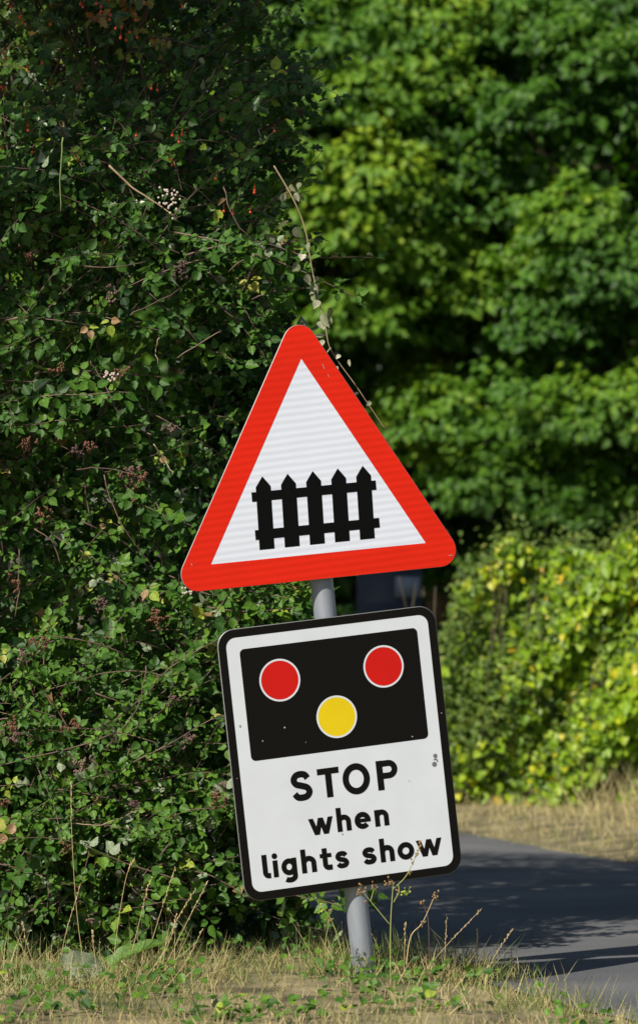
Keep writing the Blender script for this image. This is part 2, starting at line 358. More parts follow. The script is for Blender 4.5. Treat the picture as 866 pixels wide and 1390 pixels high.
def glyph(ch, x0, x1, y0, xh, asc, wd):
    mb = MB(); h2 = wd / 2; W = x1 - x0; r = (W - wd) / 2; cx_ = (x0 + x1) / 2
    if ch == 'S' or ch == 's':
        top = asc if ch == 'S' else xh
        P = cr_spline([(x0 + h2 + u * (W - wd), y0 + h2 + v * (top - wd)) for u, v in SPTS]); stroke(mb, P, wd)
    elif ch == 'T': stroke(mb, [(x0, y0 + asc - h2), (x1, y0 + asc - h2)], wd * .93); stroke(mb, [(cx_, y0), (cx_, y0 + asc - h2)], wd)
    elif ch in 'Oo':
        top = asc if ch == 'O' else xh
        stroke(mb, [(cx_ + (W - wd) / 2 * math.cos(2 * math.pi * i / 40), y0 + top / 2 + (top - wd) / 2 * 1.02 * math.sin(2 * math.pi * i / 40)) for i in range(40)], wd, True)
    elif ch == 'P':
        stroke(mb, [(x0 + h2, y0), (x0 + h2, y0 + asc)], wd); b = asc * .53; rr = (asc - wd * .9 - (asc - b) + wd * 0) / 2
        yt = y0 + asc - h2; yb = y0 + asc - b; rr = (yt - yb) / 2
        stroke(mb, [(x0 + h2, yt)] + [(x, y) for x, y in arc(x1 - h2 - rr, (yt + yb) / 2, rr, rr, 90, -90)] + [(x0 + h2, yb)], wd * .93)
    elif ch in 'hn':
        top = asc if ch == 'h' else xh
        stroke(mb, [(x0 + h2, y0), (x0 + h2, y0 + top)], wd)
        stroke(mb, [(x0 + h2, y0 + xh - h2 - r * .75)] + arc(cx_, y0 + xh - h2 - r * .95, r, r * .95, 165, 0) + [(x1 - h2, y0)], wd)
    elif ch == 'l': stroke(mb, [(x0 + h2, y0 + asc), (x0 + h2, y0 + wd * 1.1)] + arc(x0 + wd * 1.15, y0 + wd * 1.15, wd * .65, wd * .65, 190, 262, 6) + [(x1, y0 + h2)], wd)
    elif ch == 'i': stroke(mb, [(cx_, y0), (cx_, y0 + xh)], wd); poly(mb, circle(cx_, y0 + asc - wd * .5, wd * .56, 20), PZ + .0011)
    elif ch == 'e':
        cy_ = y0 + xh / 2; ry = (xh - wd) / 2
        stroke(mb, arc(cx_, cy_, (W - wd) / 2, ry, 0, 318), wd); stroke(mb, [(x0 + h2, cy_), (x1, cy_)], wd * .72)
    elif ch == 'g':
        d = .019; cy_ = y0 + xh / 2
        stroke(mb, [(cx_ + (W - wd) / 2 * math.cos(2 * math.pi * i / 36), cy_ + (xh - wd) / 2 * math.sin(2 * math.pi * i / 36)) for i in range(36)], wd, True)
        stroke(mb, [(x1 - h2, y0 + xh), (x1 - h2, y0 - d + wd * 1.3)] + arc(cx_, y0 - d + h2 + r * .62, r, r * .62, 0, -140, 14), wd)
    elif ch == 't':
        sx = x0 + W * .42
        stroke(mb, [(sx, y0 + asc * .93), (sx, y0 + wd * 1.1)] + arc(sx + wd * .65, y0 + wd * 1.15, wd * .65, wd * .65, 190, 262, 6) + [(x1, y0 + h2)], wd)
        stroke(mb, [(x0, y0 + xh - wd * .42), (x1, y0 + xh - wd * .42)], wd * .8)
    elif ch == 'w':
        q = W - wd; a = x0 + h2
        for s0, s1 in (((0, 1), (.27, 0)), ((.27, 0), (.5, 1)), ((.5, 1), (.73, 0)), ((.73, 0), (1, 1))):
            p, q_ = (a + s0[0] * q, y0 + s0[1] * xh), (a + s1[0] * q, y0 + s1[1] * xh)
            # parallelogram limb with horizontal ends
            zc[0] += 1; z = PZ + .0010 + .00006 * (zc[0] % 6); hw = wd * .53
            pts = [(p[0] - hw, p[1]), (p[0] + hw, p[1]), (q_[0] + hw, q_[1]), (q_[0] - hw, q_[1])]
            if p[1] > q_[1]: pts = pts[::-1]
            mb.add([(x, y, z) for x, y in pts], [[0, 1, 2, 3]])
    return mb
LET = [('S', -.1590, -.1000, .520, .05, .0780, .0168), ('T', -.0840, -.0250, .520, .05, .0770, .0172), ('O', -.0168, .0578, .5185, .05, .080, .0168), ('P', .0775, .1360, .520, .05, .077, .0172)]
LET += [('w', -.1215, -.0550, .4270, .0435, .0625, .0128), ('h', -.0448, -.0060, .4270, .0435, .0625, .0136), ('e', .0035, .0478, .4262, .0448, .0625, .0136), ('n', .0590, .0975, .4270, .0435, .0625, .0136)]
LET += [('l', -.2580, -.2370, .3325, .0440, .0620, .0136), ('i', -.2290, -.2165, .3325, .0440, .0620, .0136), ('g', -.2070, -.1650, .3330, .0440, .0620, .0136), ('h', -.1525, -.1120, .3325, .0440, .0620, .0136),
        ('t', -.1010, -.0690, .3325, .0440, .0620, .0136), ('s', -.0600, -.0225, .3320, .0450, .062, .0128), ('s', .0140, .0530, .3320, .0450, .062, .0128), ('h', .0635, .1025, .3325, .0440, .0620, .0136),
        ('o', .1110, .1570, .3318, .0452, .062, .0136), ('w', .1640, .2345, .3325, .0440, .0620, .0128)]
words = [('STOP', 0, 4), ('when', 4, 8), ('lights', 8, 14), ('show', 14, 18)]
for wd_, a, b in words:
    allb = MB()
    for L in LET[a:b]:
        g = glyph(*L)
        for Vv in g.v: pass
        base_n = allb.n; allb.v += g.v; allb.t += g.t; allb.f += [[i + base_n for i in f] for f in g.f]; allb.n += g.n
    wo = lpart('lettering', allb, M_blk, plate); wo['label'] = 'black lettering reading ' + wd_
mb = MB()
for (x, y, r) in ((.2427, .5905, .0058), (.2380, .5690, .0066)): poly(mb, circle(x, y, r, 14), PZ + .0011)
poly(mb, [(.236, .580), (.240, .584), (.246, .583), (.249, .575), (.246, .574), (.243, .580)], PZ + .0013)
lpart('scuff_mark', mb, M_mark, plate)
M_chip = pmat('chipped_vinyl', (.36, .35, .32), .7)
mb = MB()
for (x, y, r) in ((.1638, .5344, .0022), (-.0330, .4205, .0028), (-.2760, .7330, .004), (-.1575, .7152, .0026), (-.2206, .6878, .0022), (.1855, .6485, .002), (-.30, .60, .0016), (.2725, .70, .0018), (-.1050, .6700, .0016)):
    mb = MB(); poly(mb, [(x + r * random.uniform(.5, 1.3) * math.cos(a * 1.05), y + r * random.uniform(.5, 1.3) * math.sin(a * 1.05)) for a in range(6)], PZ + .0016)
    lpart('chip', mb, M_chip, plate)

# warning triangle, built in its own slightly turned frame
TRI = R(-1.0); tb = np.array([-.0135, 1.1520])
def tr(p): c, s_ = math.cos(TRI), math.sin(TRI); return (tb[0] + p[0] * c - p[1] * s_, tb[1] + p[0] * s_ + p[1] * c)
def rtri(side, base_y, r, k=10):
    hgt = side * math.sqrt(3) / 2; A = [(-side / 2, base_y), (side / 2, base_y), (0, base_y + hgt)]; P = []
    cen = [(-side / 2 + r * math.sqrt(3), base_y + r), (side / 2 - r * math.sqrt(3), base_y + r), (0, base_y + hgt - 2 * r)]
    for (cx_, cy_), a0 in zip(cen, (150, 270, 30)):
        for i in range(k + 1): a = R(a0 + 120 * i / k); P.append((cx_ + r * math.cos(a), cy_ + r * math.sin(a)))
    return P
IS, B = .5865, .0655
OS = IS + 2 * math.sqrt(3) * B
mb = MB(); slab(mb, [tr(p) for p in rtri(OS + .004, -B - .0011, .0452)], PZ - .0022, PZ)
tri = lpart('warning_triangle', mb, M_alu, sign)
mb = MB(); ring(mb, [tr(p) for p in rtri(OS, -B, .044)], [tr(p) for p in rtri(IS, 0, .0006)], PZ + .0009); lpart('red_border', mb, M_red, tri)
mb = MB(); poly(mb, [tr(p) for p in rtri(OS, -B, .044)], PZ + .0005); lpart('white_face', mb, M_white, tri)
mb = MB(); zi = 0
for i in range(5):
    cx_ = -.1365 + i * .0685; sk = .0025; hw = .0203
    yb = .0245 + .0002 * i; ysh = .1865 + .0008 * i; yt = .2135 + .0008 * i
    pts = [(cx_ - hw - sk, yb), (cx_ + hw - sk, yb), (cx_ + hw + sk, ysh), (cx_ + sk, yt), (cx_ - hw + sk, ysh)]
    poly(mb, [tr(p) for p in pts], PZ + .0010)
for (y0_, y1_) in ((.0512, .0765), (.1500, .1745)):
    poly(mb, [tr(p) for p in [(-.1675, y0_), (.1715, y0_ + .001), (.1715, y1_ + .001), (-.1675, y1_)]], PZ + .0013)
lpart('gate_symbol', mb, M_gate, tri)
for pts in ([(.3390, 1.1062), (.3490, 1.1060), (.3488, 1.1080), (.3400, 1.1078)], [(.050, 1.640), (.0515, 1.6405), (.0560, 1.6280), (.0550, 1.6270)], [(.0620, 1.6130), (.0632, 1.6135), (.0655, 1.6040), (.0648, 1.6035)], [(-.3600, 1.1650), (-.3585, 1.1655), (-.3560, 1.1600), (-.3572, 1.1595)]):
    mb = MB(); poly(mb, pts, PZ + .0016); lpart('scratch', mb, M_chip, tri)
# fixing rails and clamps on the back
for (y, hw, par) in ((.40, .2, plate), (.87, .2, plate), (1.20, .24, tri), (1.44, .09, tri)):
    mb = MB(); mb.box((-hw, y - .012, PZ - .0150), (hw, y + .012, PZ - .0031)); lpart('back_rail', mb, M_alu, par)
    mb = MB(); mb.tube([(0, y - .014, 0), (0, y + .014, 0)], PR + .0016, k=24); lpart('clamp', mb, M_alu, par)

# ------------------------------------------------------------------ foliage helpers
def px(x, y, Y):
    return np.array([(x - 433) * Y / F, Y, CAM_H + (774 - y) * Y / F])
def nz3(P, s, off=0.0):
    return np.array([noise.noise(Vector((p[0] * s + off, p[1] * s + off * .7, p[2] * s - off))) for p in P])
def rand_dir(n): return norm(rng.normal(size=(n, 3)))

def compound(P, nrm, along, n_leaflets, size):
    """3-5 leaflets on a short stalk: returns positions, frames, sizes, leaf index"""
    z = norm(nrm); y = norm(along - (along * z).sum(1, keepdims=True) * z); x = np.cross(y, z)
    Ps, Ms, Ss, I = [], [], [], []
    spec = [(0, 0.55, 1.0), (72, .22, .82), (-72, .22, .82)] if n_leaflets == 3 else [(0, .6, 1.0), (62, .3, .85), (-62, .3, .85), (118, .2, .6), (-118, .2, .6)]
    for ang, st, sc in spec:
        a = R(ang) + rng.normal(0, .12, len(P))
        d = y * np.cos(a)[:, None] + x * np.sin(a)[:, None]
        zz = norm(z + .28 * rng.normal(size=(len(P), 3)) - .15 * d)
        Ps.append(P + y * (size * st)[:, None] + d * (size * .12)[:, None]); Ms.append(frames(zz, d)); Ss.append(size * sc * rng.uniform(.85, 1.1, len(P))); I.append(np.arange(len(P)))
    return np.concatenate(Ps), np.concatenate(Ms), np.concatenate(Ss), np.concatenate(I)

# ---- bramble bush -------------------------------------------------
BR_EDGE_Y = np.array([200, 290, 330, 380, 420, 470, 520, 600, 700, 770, 850, 950, 1100, 1200, 1260, 1400])
BR_EDGE_X = np.array([240, 330, 385, 400, 385, 355, 352, 372, 405, 432, 440, 420, 425, 438, 440, 435])
def bramble_front(X, Z):
    lump = .16 * np.sin(X * 4.1 + 1.0) * np.sin(Z * 3.3 + .6) + .09 * np.sin(X * 9.3 + Z * 4.0) + .06 * np.sin(Z * 11 - X * 6)
    return 12.58 + lump + .10 * (Z - 1.0) ** 2 + .25 * np.clip(X + .5, 0, 1)
def bramble_edge(Z, Yd):
    ypx = 774 - (Z - CAM_H) * F / Yd
    return (np.interp(ypx, BR_EDGE_Y, BR_EDGE_X) - 433) * Yd / F
BR_TOP = 2.28
bramble = empty('bramble_bush', (-.9, 13.2, 0))
tag(bramble, 'large bramble bush with unripe brown berries behind and left of the leaning sign', 'bush')
canes = MB()
LP, LN, LA, LS, LT = [], [], [], [], []
def cane_path(start, d, L, n, droop=.35, up=.0):
    P = [np.array(start, float)]; d = np.array(d, float)
    for i in range(n):
        d = d + rng.normal(0, .10, 3) + np.array([0, 0, -droop / n]) * 1.5 + np.array([0, 0, up / n])
        d /= np.linalg.norm(d); P.append(P[-1] + d * L / n)
    return P
def on_cane(P, step, size, tint_mu, out=np.array([-.25, -.75, .6])):
    P = np.array(P); seg = np.linalg.norm(np.diff(P, axis=0), axis=1); cum = np.concatenate([[0], np.cumsum(seg)])
    s_ = np.arange(step, cum[-1], step) + rng.normal(0, step * .2, len(np.arange(step, cum[-1], step)))
    pos = np.stack([np.interp(s_, cum, P[:, i]) for i in range(3)], 1)
    tdir = norm(np.stack([np.interp(s_, (cum[1:] + cum[:-1]) / 2, np.diff(P, axis=0)[:, i]) for i in range(3)], 1))
    side = np.cross(tdir, norm(out + rng.normal(0, .2, (len(s_), 3)))); side *= np.where(np.arange(len(s_)) % 2, 1, -1)[:, None]
    LP.append(pos); LN.append(norm(out + rng.normal(0, .42, (len(s_), 3)))); LA.append(norm(side + tdir * .5 + rng.normal(0, .25, (len(s_), 3)) + np.array([0, -.2, -.25])))
    LS.append(np.clip(rng.normal(size, size * .22, len(s_)), size * .5, size * 1.3)); LT.append(np.clip(rng.normal(tint_mu, .16, len(s_)), 0, .9))
ncane = 0
while ncane < 1050:
    z = rng.uniform(.02, BR_TOP); Yd = 12.7
    xe = bramble_edge(z, Yd); x = rng.uniform(-2.3, xe - .02)
    if x < -1.35 and rng.random() < .5: continue
    dep = rng.exponential(.10)
    y = bramble_front(x, z) + dep - .02
    if y < 12.22: y = 12.22 + rng.uniform(0, .06)
    if x > -.42 and .25 < z < 1.75: y = max(y, 12.42 + rng.uniform(0, .1))
    if x > -.34 and z < .85: y = max(y, 12.95 + rng.uniform(0, .15))
    n0 = noise.noise(Vector((x * 3.2, z * 3.2, 4.1)))
    if n0 < -.08 and dep < .3: continue
    d = norm(np.array([rng.normal(0, .8), rng.normal(-.05, .18), rng.normal(.25, .6)]))
    L = rng.uniform(.22, .60)
    if x > xe - .22: L *= .55
    P = cane_path((x, y, z), d, L, 9)
    canes.tube(P, rng.uniform(.0014, .0026), .0009, k=4)
    on_cane(P, .036, rng.choice([.020, .024, .029, .036]), .38 + .2 * n0 + .10 * (1.0 - z))
    ncane += 1
# deeper leaves that close the bush, tinted darker to paint the shade inside
m = 16000
zz = rng.uniform(-.02, BR_TOP, m); xx = rng.uniform(-2.6, .1, m); yy = bramble_front(xx, zz) + .08 + rng.exponential(.22, m)
yy = np.maximum(yy, 12.3); yy = np.where((xx > -.34) & (zz < .85), np.maximum(yy, 13.0), yy)
nn = nz3(np.stack([xx, zz, yy * .5], 1), 3.2, 2.0)
ok = (xx < bramble_edge(zz, yy) - .03 + .04 * nn) & ((nn > -.04) | (yy > bramble_front(xx, zz) + .36)) & ((xx > -1.5) | (rng.random(m) < .5))
xx, yy, zz = xx[ok], yy[ok], zz[ok]; q = len(xx)
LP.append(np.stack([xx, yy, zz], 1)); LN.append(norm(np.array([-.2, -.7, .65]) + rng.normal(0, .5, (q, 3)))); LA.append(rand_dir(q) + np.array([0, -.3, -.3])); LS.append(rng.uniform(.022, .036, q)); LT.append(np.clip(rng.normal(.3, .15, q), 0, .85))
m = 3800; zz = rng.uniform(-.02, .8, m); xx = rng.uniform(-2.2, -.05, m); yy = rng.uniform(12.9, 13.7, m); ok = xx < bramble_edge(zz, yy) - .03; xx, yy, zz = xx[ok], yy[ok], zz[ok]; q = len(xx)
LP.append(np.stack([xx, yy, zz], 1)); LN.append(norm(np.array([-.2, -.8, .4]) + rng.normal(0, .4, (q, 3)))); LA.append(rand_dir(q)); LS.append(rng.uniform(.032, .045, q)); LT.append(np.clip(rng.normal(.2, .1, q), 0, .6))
m = 1600; yy = rng.uniform(13.4, 14.1, m); xpx = rng.uniform(265, 372, m); ypx = rng.uniform(430, 640, m)  # dark leaf mass added in the gap left of the triangle, shade put into its tint
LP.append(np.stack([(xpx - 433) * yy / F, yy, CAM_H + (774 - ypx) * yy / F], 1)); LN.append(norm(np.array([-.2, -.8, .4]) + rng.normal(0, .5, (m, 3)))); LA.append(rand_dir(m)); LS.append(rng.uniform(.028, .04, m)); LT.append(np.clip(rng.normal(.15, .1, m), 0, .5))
# right-hand sprays reaching out over the gap beside the triangle
for (a, b, c_) in (((250, 345), (330, 342), (410, 328)), ((280, 380), (340, 392), (412, 352)), ((240, 420), (330, 375), (395, 372)), ((300, 440), (350, 430), (392, 400)),
                   ((255, 470), (300, 480), (330, 500)), ((280, 800), (350, 790), (425, 800)), ((260, 820), (330, 830), (400, 825)), ((300, 790), (380, 800), (430, 790)), ((260, 780), (330, 800), (392, 812))):
    Yd = 12.75 if a[1] < 600 else 12.5
    P = cr_spline([px(*a, Yd + .1), px(*b, Yd), px(*c_, Yd - .05)], 7)
    canes.tube(P, .0022, .0009, k=5); on_cane(P, .024 if a[1] > 600 else .030, .030, .5)
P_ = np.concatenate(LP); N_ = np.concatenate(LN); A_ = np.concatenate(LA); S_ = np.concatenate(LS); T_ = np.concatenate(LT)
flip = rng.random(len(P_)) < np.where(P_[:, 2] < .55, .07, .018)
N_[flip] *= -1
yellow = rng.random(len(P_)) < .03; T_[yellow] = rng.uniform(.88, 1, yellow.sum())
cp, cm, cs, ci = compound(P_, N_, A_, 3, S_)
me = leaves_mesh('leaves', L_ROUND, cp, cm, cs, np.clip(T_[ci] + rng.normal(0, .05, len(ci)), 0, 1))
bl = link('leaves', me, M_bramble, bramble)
canes.build('canes', M_cane, bramble)
print('bramble leaflets', len(cp))
# named canes that show in the photograph
def cane_part(pts, Yd, r, mat, name='bare_cane'):
    mb = MB(); mb.tube([p + rng.normal(0, .0016, 3) for p in cr_spline([px(x, y, Yd) + rng.normal(0, .006, 3) for x, y in pts], 4)], r, r * .5, k=6); return mb.build(name, mat, bramble, smooth=True)
M_tan = noisy(pmat('dry_cane', (.34, .24, .15), .7), (.26, .17, .11), (.42, .32, .2), 30)
M_green = pmat('green_cane', (.16, .22, .06), .6)
o = cane_part([(150, 222), (186, 252), (215, 277), (244, 299)], 12.30, .0032, M_tan); o['label'] = 'dry broken tan stem'
cane_part([(84, 188), (82, 230), (82, 287)], 12.35, .0026, M_green, 'green_cane')
for pts in (((122, 490), (140, 515), (160, 550), (172, 570)), ((100, 635), (150, 636), (205, 652)), ((208, 605), (225, 622), (236, 645)), ((140, 650), (165, 705), (210, 770)), ((52, 715), (70, 740), (84, 765)),
            ((27, 745), (25, 790), (26, 830)), ((205, 905), (185, 960), (160, 1000), (142, 1030)), ((0, 1170), (30, 1190), (60, 1215)), ((95, 1120), (140, 1115), (190, 1095)), ((150, 1178), (190, 1205), (235, 1240), (262, 1270)),
            ((215, 455), (212, 480), (210, 492)), ((240, 490), (290, 455), (300, 450)), ((110, 360), (150, 358), (205, 352)), ((175, 430), (210, 410), (245, 392)), ((300, 255), (318, 300), (345, 330))):
    cane_part(pts, rng.uniform(12.36, 12.46), .0019, M_cane if random.random() < .8 else M_tan)
for pts in (((355, 452), (300, 560), (240, 705)),): pass
# the thin cane hanging down past the triangle, with dead pale leaves
hang = [(372, 225), (398, 270), (414, 310), (421, 350), (431, 402), (441, 440), (447, 470), (460, 492), (482, 522), (502, 552), (523, 583)]
hp = cr_spline([px(x, y, 12.28 + .05 * i / 10) for i, (x, y) in enumerate(hang)], 5)
mb = MB(); mb.tube(hp, .0020, .0010, k=6); hc = mb.build('hanging_cane', M_tan, bramble, smooth=True)
hc['label'] = 'long cane with dead pale leaves hanging past the tip of the triangle'
q = []; 
for (x, y, s_) in ((395, 250, 12), (400, 262, 10), (408, 248, 9), (385, 262, 11), (392, 300, 16), (398, 310, 14), (411, 345, 15), (405, 358, 12), (420, 330, 10), (418, 372, 12), (412, 380, 13), (428, 385, 11), (430, 392, 12), (433, 378, 9), (438, 425, 16), (446, 418, 14), (434, 436, 13),
                   (447, 430, 13), (429, 455, 9), (440, 462, 10), (450, 472, 8), (458, 497, 8), (474, 488, 7), (462, 482, 7), (485, 532, 6), (503, 545, 6), (433, 408, 11), (425, 398, 11)): q.append((px(x, y, 12.27 + random.uniform(-.02, .03)), s_ / 519 * .95))
QP = np.array([a for a, _ in q]); QS = np.array([b for _, b in q])
me = leaves_mesh('dead_leaves', L_ROUND, QP, frames(norm(np.array([-.1, -1, .2]) + rng.normal(0, .5, (len(q), 3))), norm(np.array([0, 0, -1.0]) + rng.normal(0, .6, (len(q), 3)))), QS * rng.uniform(1.0, 1.5, len(q)), rng.random(len(q)), QS * rng.uniform(.9, 1.5, len(q)))
o = bpy.data.objects.new('dead_leaves', me); COL.objects.link(o); me.materials.append(M_pale); o.parent = hc
# unripe berry clusters
M_flower = pmat('faded_flower', (.50, .42, .36), .7)
clusters = [(188, 645, 34), (175, 640, 24), (60, 695, 20), (35, 600, 22), (160, 505, 20), (228, 580, 18), (100, 985, 26), (20, 1000, 26), (22, 985, 18), (295, 1085, 24), (303, 1070, 18), (30, 890, 20), (110, 1040, 22), (105, 610, 14),
            (215, 840, 22), (40, 345, 16), (25, 790, 18), (210, 830, 16), (55, 870, 20), (235, 950, 14), (250, 365, 20), (150, 400, 16), (120, 605, 16), (78, 500, 16), (140, 820, 18), (255, 1005, 18), (2, 1090, 16), (90, 1150, 14), (125, 1250, 12), (180, 1090, 12)]
for (x, y, s_) in clusters:
    mb = MB(); Yd = 12.30 if x < 230 else 12.42
    nb = max(5, int(s_ * .55))
    for j in range(nb):
        a, b = rng.normal(0, s_ * .30, 2); c0 = px(x + a, y + b, Yd + rng.uniform(-.03, .02))
        for u in range(5):
            mb.ball(c0 + rng.normal(0, .0026, 3), .0030)
        mb.tube([c0, c0 + np.array([rng.normal(0, .006), .012, -.016])], .0007, .0007, k=3, cap=False)
    mb.build('berry_cluster', M_berry if rng.random() < .75 else M_cane, bramble, smooth=True)
for (x, y, s_) in ((228, 265, 24), (235, 272, 20), (150, 510, 12), (255, 800, 14)):
    mb = MB()
    for j in range(16):
        a, b = rng.normal(0, s_ * .34, 2); mb.ball(px(x + a, y + b, 12.28), .0034, sq=(1, .6, 1))
    mb.build('faded_flower_head', M_flower, bramble, smooth=True)

# ---- hawthorn -----------------------------------------------------
haw = empty('hawthorn_tree', (-.95, 13.6, 0))
tag(haw, 'dark hawthorn tree with small red berries overhanging the top left above the brambles', 'tree')
wood = MB()
LP, LN, LA, LS, LT = [], [], [], [], []
trunk = cr_spline([(-.95, 13.6, -.1), (-.98, 13.6, .8), (-.85, 13.7, 1.6), (-.8, 13.8, 2.3), (-.75, 13.9, 3.3)], 8)
wood.tube(trunk, .055, .015, k=10)
HE_Y = np.array([-400, -100, 0, 30, 70, 100, 130, 170, 200, 240, 280, 330, 400]); HE_X = np.array([150, 340, 350, 352, 372, 425, 405, 385, 392, 372, 345, 300, 230])
def haw_in(p):
    ypx = 774 - (p[2] - CAM_H) * F / p[1]; xpx = 433 + p[0] * F / p[1]
    return xpx < np.interp(ypx, HE_Y, HE_X) and ypx < 355
nb = 0; tries = 0
while nb < 620 and tries < 14000:
    tries += 1
    tgt = np.array([rng.uniform(-2.1, -.02), rng.uniform(12.55, 14.3), rng.uniform(1.9, 3.35)])
    if not haw_in(tgt): continue
    if (tgt[0] < -1.0 or tgt[1] < 12.85) and rng.random() < .6: continue
    if noise.noise(Vector((tgt[0] * 2.6, tgt[1] * 2.0, tgt[2] * 2.6 + 5))) < -.15: continue
    src = np.array(trunk[int(np.clip((tgt[2] - .9) / 2.4 * len(trunk), 5, len(trunk) - 2))])
    start = tgt + (src - tgt) * rng.uniform(.25, .5)
    mid = (start + tgt) / 2 + rng.normal(0, .05, 3) + np.array([0, 0, .05])
    P = cr_spline([start, mid, tgt, tgt + norm(tgt - start) * .08 + np.array([0, 0, -.03])], 6)
    wood.tube(P, .0045, .0012, k=4)
    on_cane(P[6:], .017, rng.uniform(.026, .036), .40)
    for _ in range(3):
        s0 = P[rng.integers(8, 18)]; d = norm(rng.normal(size=3) + np.array([.1, -.2, .1])); Q = cane_path(s0, d, rng.uniform(.07, .18), 5, .15)
        wood.tube(Q, .0015, .0008, k=3); on_cane(Q, .015, .030, .42)
    nb += 1
# main limbs
for (t1) in ((-.25, 13.0, 2.55), (-.05, 13.1, 2.42), (-.45, 12.9, 2.75), (-1.4, 13.0, 2.5), (-.3, 13.2, 2.15), (-1.7, 13.4, 2.9), (-.15, 13.3, 2.7), (-.9, 12.7, 2.5)):
    s0 = np.array(trunk[18]); P = cr_spline([s0, (s0 + t1) / 2 + np.array([0, 0, .1]), np.array(t1)], 8); wood.tube(P, .016, .004, k=7)
for pts in (((235, 175), (300, 150), (360, 140), (440, 103)), ((250, 210), (330, 215), (395, 190)), ((240, 120), (300, 60), (355, 22)), ((260, 150), (330, 110), (372, 70)), ((250, 240), (300, 285), (330, 290)), ((260, 160), (350, 125), (418, 130)), ((270, 170), (330, 190), (385, 240)), ((330, 110), (390, 95), (432, 92)), ((330, 140), (400, 150), (415, 165)), ((300, 40), (340, 10), (380, -20)), ((320, 200), (370, 215), (408, 225)), ((300, 260), (340, 300), (385, 300))):
    P = cr_spline([px(x, y, 12.95) for x, y in pts], 8); wood.tube(P, .005, .0015, k=5); on_cane(P, .019, .030, .35)
    for _ in range(9):
        s0 = P[rng.integers(4, len(P))]; Q = cane_path(s0, norm(rng.normal(size=3) * np.array([1, .5, 1])), rng.uniform(.05, .12), 5, .15); wood.tube(Q, .0013, .0007, k=3); on_cane(Q, .015, .029, .35)
wo = wood.build('trunk_and_branches', M_bark, haw); wo.name = 'trunk'
# leaves at the back of the crown
m = 15000; B_ = np.stack([rng.uniform(-2.1, .0, m), rng.uniform(13.5, 14.5, m), rng.uniform(1.85, 3.5, m)], 1)
kp = np.array([haw_in(b + np.array([.16, 0, 0])) for b in B_]) & (nz3(B_, 2.5, 4) > -.22); B_ = B_[kp]; m = len(B_)
LP.append(B_); LN.append(norm(np.array([-.2, -.6, .6]) + rng.normal(0, .6, (m, 3)))); LA.append(rand_dir(m)); LS.append(rng.uniform(.03, .045, m)); LT.append(np.clip(rng.normal(.35, .15, m), 0, .8))
P_ = np.concatenate(LP); N_ = np.concatenate(LN); A_ = np.concatenate(LA); S_ = np.concatenate(LS); T_ = np.concatenate(LT)
# yellowing towards the top left corner, where the photograph shows it
tl = (P_[:, 0] < -.72) & (P_[:, 2] > 2.35); T_[tl] = np.clip(T_[tl] + rng.uniform(0, .45, tl.sum()), 0, .97)
rd = np.linalg.norm(P_ - px(165, 30, 12.8), axis=1) < .16; T_[rd] = rng.uniform(.85, 1, rd.sum())
me = leaves_mesh('crown', L_LOBED, P_, frames(N_, A_), S_, T_); link('crown', me, M_haw, haw)
print('haw leaves', len(P_))
for (x, y) in ((25, 28), (30, 30), (132, 8), (138, 14), (155, 40), (161, 48), (175, 50), (185, 49), (195, 3), (38, 95), (58, 98), (8, 76), (5, 120), (42, 175), (22, 230), (214, 118), (248, 5), (70, 32),
               (245, 190), (300, 160), (370, 178), (340, 290), (290, 245), (345, 260), (232, 217), (185, 186), (230, 185), (5, 200), (45, 205), (105, 212), (310, 290), (12, 12), (110, 5), (182, 22), (150, 22)):
    mb = MB()
    for j in range(rng.integers(1, 3)):
        c0 = px(x + rng.normal(0, 3), y + rng.normal(0, 3), 12.46 + rng.uniform(-.03, .03)); mb.ball(c0, .0042, sq=(1, 1, 1.1))
        mb.tube([c0, c0 + np.array([0, .02, .02])], .0006, k=3, cap=False)
    mb.build('haw_berries', M_haws, haw, smooth=True)

